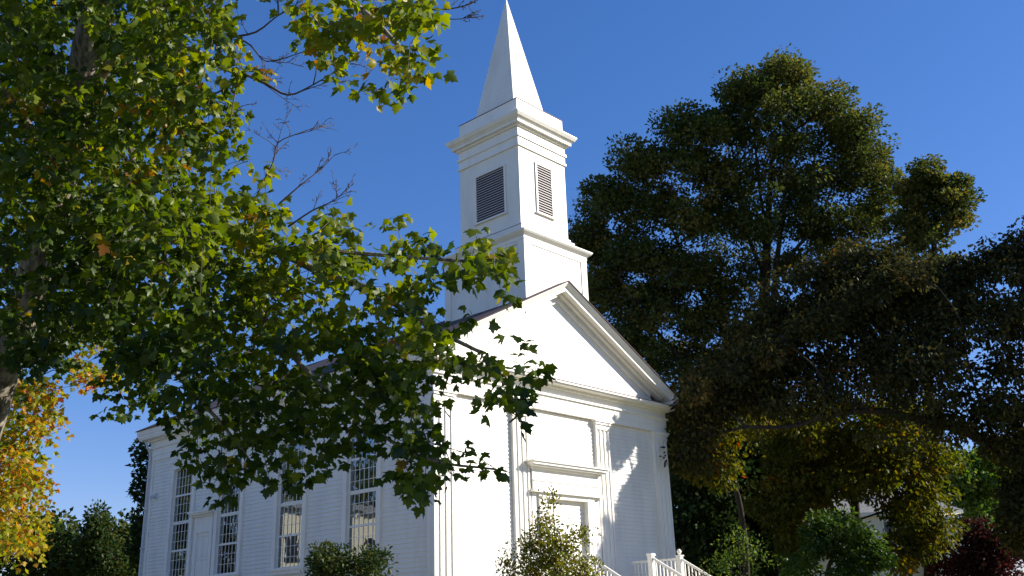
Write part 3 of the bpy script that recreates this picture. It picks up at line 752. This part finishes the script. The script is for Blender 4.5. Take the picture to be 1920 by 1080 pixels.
wood('broadleaf_tree', 'rounded dark green tree left of the shaggy cedar', 118, 64, [(112, 1015, 42, 42, 64, 3, 26), (130, 1060, 45, 40, 64, 3, 20), (90, 1050, 40, 40, 64, 3, 18)], flat=.8)
wood('cedar_tree', 'tall shaggy cedar rising above the dark trees left of the church', 190, 60, [(184, 975, 12, 14, 60, .7, 6), (188, 1000, 26, 18, 60, 1.5, 14), (186, 1030, 42, 30, 60, 2, 30), (190, 1060, 48, 35, 60, 2.4, 34)], n=90, rad=.65, size=.24, flat=1.3, tint=(.65, .25))
wood('broadleaf_tree', 'dark rounded tree between the shaggy cedar and the church corner', 245, 63, [(238, 1010, 35, 30, 63, 2, 20), (245, 1050, 45, 50, 63, 3, 34)], flat=.8)
wood('broadleaf_tree', 'tall leafy tree showing past the rear left corner of the church', 315, 46, [(278, 850, 18, 22, 46, 1, 8), (290, 885, 26, 22, 46, 1.5, 12), (272, 910, 16, 20, 46, 1, 8), (290, 950, 30, 30, 46, 2, 16), (270, 985, 18, 20, 46, 1, 10), (262, 1030, 16, 30, 46, 1, 12), (330, 900, 50, 60, 47, 2, 40), (310, 1020, 50, 60, 47, 2, 30)], n=46, rad=.6, size=.24, group=None)

# ------------------------------------------------------------------ big tree behind the church and its neighbours
D0 = 50
def bb(l, d=D0, rd=3.4, k=2.0): return [(x, y, rx, ry, d+(dz if len(t) > 5 else 0), rd*min(1.2, rx/80), int(n*k)) for t in l for x, y, rx, ry, n, dz in [tuple(t)+((0,) if len(t) < 6 else ())]]
C = blob_points(bb([(1475, 135, 55, 30, 16), (1400, 165, 55, 32, 16), (1545, 190, 55, 28, 14), (1460, 195, 80, 30, 16), (1300, 235, 60, 30, 16), (1370, 240, 70, 32, 16), (1470, 265, 70, 32, 14),
   (1585, 235, 55, 35, 16), (1620, 290, 42, 32, 12), (1195, 300, 50, 34, 15), (1275, 310, 70, 36, 18), (1370, 330, 60, 32, 12), (1470, 345, 70, 34, 14), (1570, 330, 60, 32, 14), (1650, 350, 42, 36, 12),
   (1135, 370, 38, 36, 14), (1210, 385, 60, 40, 20), (1310, 405, 70, 40, 20), (1410, 420, 55, 32, 11), (1520, 410, 60, 32, 14), (1620, 410, 60, 30, 14), (1100, 445, 30, 34, 10), (1180, 470, 60, 42, 22), (1280, 495, 65, 42, 20),
   (1370, 520, 50, 40, 12), (1560, 470, 70, 30, 14), (1500, 500, 50, 22, 6), (1600, 530, 60, 30, 10), (1530, 590, 50, 30, 8), (1130, 540, 45, 45, 18), (1220, 570, 65, 45, 22), (1320, 600, 60, 45, 18), (1420, 610, 60, 45, 14), (1190, 650, 60, 50, 18), (1280, 690, 70, 50, 22), (1380, 700, 70, 50, 18), (1250, 770, 50, 50, 12), (1330, 790, 70, 50, 14), (1420, 330, 180, 120, 16), (1330, 430, 210, 110, 20), (1230, 600, 140, 130, 25), (1115, 480, 30, 60, 8)]))
e = tree('big_tree', 'huge rounded dark olive tree towering behind the right side of the church', None, tr_pts(1415, D0, [(1420, 900, D0), (1430, 700, D0), (1434, 540, D0), (1440, 420, D0), (1446, 300, D0)]), .55, .10, C, 125, .78, .58, .185, L_BIG, BARK_D, (.50, .27), droop=.3, maxr=.26, step=2.2, tip=.022, updo=1.0, limbs=[([(1432, 640, 50), (1450, 560, 49.5), (1458, 480, 49.3), (1470, 380, 49), (1480, 250, 49)], .2), ([(1456, 520, 49.4), (1490, 470, 49), (1530, 420, 48.8), (1570, 330, 48.6)], .13), ([(1430, 660, 50), (1475, 610, 49), (1530, 545, 48.4), (1600, 470, 48)], .15), ([(1436, 520, 50), (1405, 450, 50), (1385, 370, 50), (1372, 270, 50)], .14), ([(1428, 740, 50), (1370, 640, 50.5), (1310, 540, 51), (1260, 430, 51)], .18), ([(1424, 820, 50), (1330, 730, 49), (1230, 620, 48.5), (1160, 520, 48.5)], .17), ([(1440, 440, 50), (1425, 360, 50.5), (1415, 260, 50.5), (1410, 190, 50.5)], .1), ([(1385, 370, 50), (1340, 320, 50), (1310, 260, 50)], .07)])
C = blob_points(bb([(1740, 325, 34, 22, 8), (1785, 365, 40, 22, 9), (1715, 345, 24, 14, 4), (1800, 340, 16, 12, 2), (1730, 385, 35, 30, 9), (1790, 410, 28, 28, 7), (1745, 440, 48, 24, 9), (1700, 420, 32, 25, 6), (1760, 520, 60, 50, 12), (1690, 480, 50, 40, 8), (1715, 360, 20, 20, 3), (1700, 560, 60, 50, 10)], 47, 2.6))
tree('broadleaf_tree', 'smaller leafy crown poking up right of the huge tree', None, tr_pts(1745, 47, [(1740, 800, 47), (1750, 520, 47), (1752, 400, 47)]), .3, .08, C, 110, .66, .5, .185, L_BIG, BARK_D, (.58, .28), maxr=.2, step=2)
# dark tree nearer, with a long sinuous limb entering from the right
DD = 36
C = blob_points(bb([(1640, 505, 110, 42, 26), (1540, 540, 90, 45, 24), (1740, 520, 90, 36, 20), (1850, 500, 80, 34, 20), (1910, 470, 50, 30, 10), (1470, 600, 90, 45, 26), (1600, 610, 100, 45, 26), (1720, 600, 80, 36, 12), (1400, 670, 80, 45, 26), (1510, 680, 80, 40, 22), (1640, 690, 90, 36, 20), (1340, 730, 70, 45, 22), (1440, 745, 70, 36, 16), (1300, 790, 52, 45, 16), (1285, 850, 36, 36, 9), (1560, 745, 70, 30, 12), (1760, 700, 90, 40, 12), (1860, 600, 70, 50, 16), (1900, 680, 50, 50, 12), (1650, 560, 120, 40, 26), (1780, 560, 80, 36, 18), (1560, 600, 60, 40, 14), (1700, 650, 90, 40, 16),
   (1880, 760, 55, 36, 14), (1800, 790, 70, 30, 8), (1900, 850, 50, 40, 20), (1912, 930, 34, 45, 18), (1925, 1000, 36, 45, 14), (2020, 560, 120, 140, 70, 1), (2080, 780, 150, 150, 80, 1), (2150, 400, 160, 120, 70, 2), (2000, 950, 80, 100, 40), (2260, 600, 150, 200, 90, 2)], DD, 2.6))
fx = rng.uniform(8.3, 11.6, 95); fz = rng.uniform(1.8, 8.5, 95); ft = rng.uniform(10, 14.5, 95)  # extra clumps added sunward of the right bay to cast its dappled shade
C = np.concatenate([C, np.stack([fx+sdir.x*ft, sdir.y*ft, fz+sdir.z*ft], 1)])
C = sunny(C)
dk = [base(2040, 37), V(2035, 1000, 37), V(2030, 800, 37), V(2040, 600, 37), V(2060, 420, 37)]
e = empty('broadleaf_tree', tuple(dk[0])); tag(e, 'dark brown-green tree at right whose long crooked limb reaches towards the church', 'tree')
sp = trunk_mesh(dk, .42, .16, BARK_D, e)
limb = [[(2033, 930, 37), (1950, 905, 36.5), (1870, 845, 36.2), (1800, 805, 36), (1720, 785, 36), (1640, 770, 35.8), (1560, 778, 35.6), (1480, 800, 35.5), (1400, 800, 35.2)],
        [(1870, 845, 36.2), (1820, 700, 36), (1800, 600, 36), (1760, 540, 36)], [(1640, 770, 35.8), (1560, 740, 35.6), (1530, 690, 35.6), (1470, 640, 35.6)]
        ]
nd = list(sp)
lb = MB()
for li, lm_ in enumerate(limb):
    pts = spline([V(*p) for p in lm_], 4); m = len(pts); r0 = (.24, .06, .08)[li]
    lb.tube(pts, [r0*(1-.75*i/(m-1))*(1+.07*sin(i*2.1)) for i in range(m)], 8); nd += pts
lb.build('limb', BARK_D, e, smooth=True)
A, pr, rd, nt_ = skeleton(nd, .3, C, tip=.013, step=1.2, pathw=0)
branch_mesh('branches', A, pr, rd, nt_, BARK_D, e, .12)
C = C[rng.random(len(C)) < .88]
P, D, N, ids = clump_leaves(C, 72, .60, .75, .9, .35)
T = .42+(rng.normal(0, .16, len(C)))[ids]+rng.normal(0, .17, len(ids))
leaves('crown', P, D, N, rng.uniform(.12, .24, len(P)), T, L_DARK, e, HEX, HEX_F)
# olive gold tree under the limb
C = blob_points(bb([(1530, 820, 80, 36, 14), (1640, 820, 80, 36, 14), (1725, 830, 50, 36, 10), (1450, 800, 50, 40, 8), (1580, 775, 80, 30, 10), (1690, 775, 70, 30, 8), (1480, 880, 50, 50, 14), (1570, 890, 80, 45, 20), (1670, 890, 70, 45, 12), (1728, 885, 30, 26, 4), (1450, 950, 40, 40, 9), (1520, 950, 60, 36, 10), (1690, 955, 50, 34, 10), (1775, 870, 24, 18, 2), (1728, 1010, 42, 36, 9), (1500, 1015, 40, 40, 7), (1740, 930, 40, 20, 5), (1690, 1045, 40, 24, 6), (1760, 985, 26, 18, 3)], 43.5, 2.6))
tree('broadleaf_tree', 'sunlit olive gold tree with orange tinges below the long dark limb', None, tr_pts(1600, 45, [(1605, 1000, 45), (1600, 880, 45), (1610, 810, 45)]), .3, .08, C, 95, .66, .8, .2, L_YEL, BARK_D, (.33, .22), 'hex', .9, .35, .14, 1.3, .012)
C = blob_points(bb([(1335, 800, 50, 36, 9), (1300, 860, 40, 30, 7), (1340, 870, 40, 32, 7)], 38, 1.2))
tree('broadleaf_tree', 'drooping olive tree right beside the right wall of the church', None, tr_pts(1400, 39, [(1395, 1000, 39), (1370, 880, 39), (1340, 810, 38.5)]), .16, .05, C, 95, .55, .9, .19, L_YEL, BARK_D, (.35, .25), 'hex', 1.0, .3, .08, 1.2, .010)
C = blob_points(bb([(1555, 975, 40, 14, 7), (1590, 1005, 50, 16, 9), (1630, 1035, 36, 16, 6), (1590, 1055, 24, 14, 4), (1575, 1030, 30, 12, 4), (1530, 1000, 26, 12, 3), (1510, 1060, 40, 20, 5), (1590, 1085, 60, 20, 7), (1655, 1065, 34, 20, 4), (1540, 1030, 30, 14, 4)], 38, 1.3))
tree('broadleaf_tree', 'low fresh green branches below the olive gold tree, before the white house', None, tr_pts(1540, 40, [(1550, 1080, 40), (1575, 1010, 39)]), .14, .05, C, 70, .42, .6, .16, L_GREEN, BARK_D, (.25, .25), 'hex', .7, .5, .08, 1.1, .010)
C = blob_points(bb([(1860, 1035, 60, 36, 16), (1800, 1055, 60, 26, 12), (1845, 1000, 26, 20, 4), (1905, 1000, 36, 40, 8), (1880, 1080, 70, 30, 12)], 45, 2))
tree('plum_tree', 'dark red leaved ornamental tree at the lower right in front of the house', None, tr_pts(1860, 45, [(1855, 1080, 45), (1850, 1000, 45)]), .16, .05, C, 80, .6, .8, .2, L_RED, BARK_D, (.45, .25), 'hex', .3, .5, .08, 1.3, .010)
# shaded evergreens beside the church and behind
for i, (px, d, bl, lab) in enumerate([
    (1335, 47, [(1330, 900, 60, 50, 30), (1320, 980, 70, 60, 40), (1340, 1060, 70, 60, 40)], 'black-green evergreen standing in the shade beside the right wall of the church'),
    (1440, 49, [(1430, 940, 60, 60, 36), (1440, 1030, 60, 60, 36), (1420, 860, 50, 50, 22)], 'black-green evergreen in the shade behind the second small sapling'),
    (1380, 58, [(1380, 800, 120, 80, 50), (1500, 850, 100, 80, 40), (1250, 850, 60, 90, 30)], 'dark broad tree deep in the shade behind the evergreens')]):
    wood('evergreen_tree' if i < 2 else 'broadleaf_tree', lab, px, d, bb(bl, d, 2.5), n=110, rad=.95, size=.28, tint=(.2, .2), group=None)
wood('broadleaf_tree', 'green tree rising behind the roof of the white house', 1840, 74, bb([(1830, 900, 60, 40, 26), (1780, 880, 60, 36, 20), (1870, 880, 50, 50, 20), (1840, 960, 60, 50, 20)], 74, 4), n=80, rad=1.2, size=.36, lm=L_GREEN, tint=(.4, .25), group=None)
wood('broadleaf_tree', 'green tree filling the gap behind the left end of the white house', 1520, 78, bb([(1480, 960, 80, 60, 34), (1560, 900, 90, 70, 30), (1660, 860, 80, 50, 26)], 78, 4), n=80, rad=1.3, size=.38, tint=(.4, .25), group=None)

# ------------------------------------------------------------------ white house at the right
HR = nrm(np.array([CR[0], CR[1], 0])); HF = np.array([-HR[1], HR[0], 0]); HF = HF if HF @ CF > 0 else -HF
hp = V(1655, 1161, 58); hp[2] = 1.0
house = empty('house', tuple(hp)); tag(house, 'white sided house with a grey hipped roof half hidden by trees at right', 'house')
def HP(a, d, z): return tuple(hp+HR*a+HF*d+np.array([0, 0, z-hp[2]]))
def hbox(b, a0, a1, d0, d1, z0, z1):
    s = len(b.v); b.v += [HP(a, d, z) for z in (z0, z1) for a, d in ((a0, d0), (a1, d0), (a1, d1), (a0, d1))]
    b.f += [tuple(s+i for i in q) for q in ((0,3,2,1),(4,5,6,7),(0,1,5,4),(1,2,6,5),(2,3,7,6),(3,0,4,7))]
a0, a1, dp, ez = -6.3, 5.3, 8.0, 7.15
b = MB(); z = 1.0
hbox(b, a0, a1, 0, dp, .3, ez)
while z < ez-.15: hbox(b, a0-.02, a1+.02, -.025, 0-.001, z, z+.135); z += .16
b.build('wall', WHITE, house)
b = MB(); e_ = .45; rz = 10.1
c = [HP(a0-e_, -e_, ez), HP(a1+e_, -e_, ez), HP(a1+e_, dp+e_, ez), HP(a0-e_, dp+e_, ez)]; r1 = HP(a0+4.2, dp/2, rz); r2 = HP(a1-4.6, dp/2, rz)
b.poly([c[0], c[1], r2, r1]); b.poly([c[1], c[2], r2]); b.poly([c[2], c[3], r1, r2]); b.poly([c[3], c[0], r1])
b.build('roof', GREYROOF, house)
b = MB(); hbox(b, a0-e_, a1+e_, -e_, dp+e_, ez-.2, ez-.012); b.build('fascia', TRIM, house)
b = MB(); hbox(b, -3.2, -1.2, -1.4, -.03, 4.95, 5.05); b.poly([HP(-3.4, -1.6, 5.06), HP(-1.0, -1.6, 5.06), HP(-1.0, -.03, 5.75), HP(-3.4, -.03, 5.75)]); b.build('porch_roof', GREYROOF, house)
for a, z in ((-5.0, 1.6), (-2.2, 1.6), (1.0, 1.6), (3.4, 1.6), (-4.6, 5.2), (.9, 5.2), (3.6, 5.2)):
    b = MB(); hbox(b, a-.1, a, -.06, -.026, z, z+1.5); hbox(b, a+.9, a+1.0, -.06, -.026, z, z+1.5); hbox(b, a, a+.9, -.06, -.026, z+1.4, z+1.5); hbox(b, a, a+.9, -.07, -.026, z-.06, z+.04); hbox(b, a, a+.9, -.05, -.026, z+.7, z+.76)
    o = b.build('window', TRIM, house); q = MB(); hbox(q, a, a+.9, -.036, -.027, z+.04, z+1.4); q.build('pane', mat('dark_pane', (.02, .022, .025), .08), o)
b = MB(); hbox(b, 2.9, 5.0, -2.2, -.03, .3, 5.3); b.prism([HP(2.9, -2.2, 5.301), HP(5.0, -2.2, 5.301), HP(3.95, -2.2, 6.3)], tuple(HF*2.17)); b.build('gabled_wing', WHITE, house)
b = MB(); b.prism([HP(2.6, -2.45, 5.15), HP(3.95, -2.45, 6.45), HP(3.95, -2.45, 6.62), HP(2.6, -2.45, 5.32)], tuple(HF*2.4)); b.prism([HP(5.3, -2.45, 5.15), HP(3.95, -2.45, 6.45), HP(3.95, -2.45, 6.62), HP(5.3, -2.45, 5.32)], tuple(HF*2.4)); b.build('wing_roof', TRIM, house)
b = MB(); hbox(b, 1.2, 1.32, 1.0, 1.12, 8.2, 8.75); b.build('vent_pipe', GAP, house)

# ------------------------------------------------------------------ saplings and shrub in front
def sapling(kind, label, px, ptop, d, blobs, n=21, rad=.17, size=.062, lm=L_SAP, group='young trees planted before the church', nclump=1.0, r0=.035, tip=.003, tint=(.5, .25)):
    C = blob_points([(x, y, rx, ry, d, rd, int(c_*nclump)) for x, y, rx, ry, rd, c_ in blobs])
    return tree(kind, label, group, tr_pts(px, d, [(px+2, 1060, d), (px-3, ptop+8, d)]), r0, .006, C, n, rad, 1.0, size, lm, BARK_D, tint, 'hex', -.35, .3, .03, .35, tip, pathw=.15)
sapling('young_tree', 'yellow-green young tree with upswept twigs in front of the church door', 1040, 925, 20,
        [(1028, 945, 10, 22, .12, 9), (1022, 985, 26, 26, .3, 22), (1036, 1020, 45, 26, .45, 44), (1080, 1010, 30, 16, .3, 13), (1105, 1000, 18, 5, .15, 4), (1000, 1010, 22, 22, .3, 11), (985, 1035, 25, 22, .3, 15), (1040, 1040, 30, 30, .3, 30), (1045, 1060, 70, 26, .6, 70), (1100, 1065, 35, 18, .4, 22), (985, 1070, 40, 20, .4, 30), (950, 1055, 14, 14, .2, 8), (1040, 1110, 90, 36, .8, 90)])
sapling('young_tree', 'pale young tree with upright twigs against the dark evergreens', 1385, 978, 22,
        [(1385, 1000, 10, 22, .15, 8), (1365, 1030, 26, 22, .3, 15), (1405, 1025, 26, 22, .3, 15), (1385, 1060, 40, 22, .5, 20), (1330, 1058, 16, 10, .2, 5), (1435, 1050, 14, 10, .2, 5), (1385, 1105, 65, 30, .7, 36), (1320, 1085, 26, 10, .3, 8)], n=11, lm=L_GREEN, tint=(.6, .3))
C = blob_points([(620, 1045, 45, 20, 22, .8, 36), (685, 1050, 40, 18, 22, .7, 30), (600, 1068, 40, 20, 22, .8, 26), (660, 1072, 70, 26, 22, 1, 60), (650, 1120, 90, 45, 22, 1.1, 100), (612, 1030, 14, 10, 22, .2, 5), (712, 1045, 16, 12, 22, .3, 7)])
tree('shrub', 'rounded dark green shrub under the side windows of the church', None, tr_pts(650, 22, [(650, 1130, 22), (652, 1080, 22)]), .06, .03, C, 26, .20, .9, .08, L_WOOD, BARK_D, (.6, .3), 'hex', 0, .6, .03, .4, .003, cat='shrub', crown='foliage')
wood('tree', 'slender grey trunk under the dark limb, seen past the second young tree', 1465, 44, [(1470, 900, 40, 30, 44, 1.2, 10)], n=60, rad=.6, size=.22, lm=L_YEL, group=None, r0=.22)
bpy.data.objects[-1] if False else None

# ------------------------------------------------------------------ things outside the frame that the windows mirror, and a tree added to shade the maple
def aside(kind, label, x, y, h, r, lm, tint, group):
    C = []
    for _ in range(90):
        p = nrm(rng.normal(size=3))*rng.uniform(.3, 1)**.4; C.append([x+p[0]*r, y+p[1]*r, gh(x, y)+h*.58+p[2]*h*.42])
    C = np.array(C); g = gh(x, y)
    return tree(kind, label, group, [np.array([x, y, g-.1]), np.array([x+.2, y, g+h*.3]), np.array([x, y+.1, g+h*.75])], .35, .1, C, 90, 1.6, .7, .42, lm, BARK_D, tint, maxr=.2, step=2.5, tip=.02)
for x, y, h, r, lab in [(-29, 20, 11, 4.2, 'dense green tree on the left lawn, nearest the road'), (-31, 38, 14, 5, 'tall green tree behind the left end of the cream house'), (-21, 46, 15, 5.5, 'tallest green tree behind the cream house'), (-12, 42, 14, 4.5, 'green tree behind the right end of the cream house'), (-15, 54, 17, 6, 'big green tree at the back of the left lawn'), (-8, 50, 15, 4.5, 'green tree at the back of the left lawn, nearest the wood')]:
    aside('broadleaf_tree', lab, x, y, h, r, L_WOOD, (.6, .25), 'trees on the left lawn')
hb = empty('house', (-20, 34, 1)); tag(hb, 'cream sided house on the left lawn mirrored in the church windows', 'house')
cream = mat('cream_siding', (.66, .62, .48), .7)
MB().box(-27, -15.0, 30, 33, .6, 8.3).build('wall', cream, hb)
MB().prism([(-27.5, 29.6, 8.3), (-27.5, 33.4, 8.3), (-27.5, 31.5, 9.0)], (13.0, 0, 0)).build('roof', GREYROOF, hb)
for x in (-25.5, -22.5, -19, -16.4): MB().box(x, x+.9, 29.96, 30.0, 5.2, 6.8).build('window', mat('dark_pane', (.02, .022, .025), .08), hb)

q = V(560, 760, 11.3); q = q+np.array(sdir)*21  # unseen tree added sunward of the maple to darken its lower boughs
aside('broadleaf_tree', 'unseen leafy tree added outside the picture to shade the lower maple boughs', q[0], q[1], 13.2, 3.8, L_GREEN, (.35, .25), None)
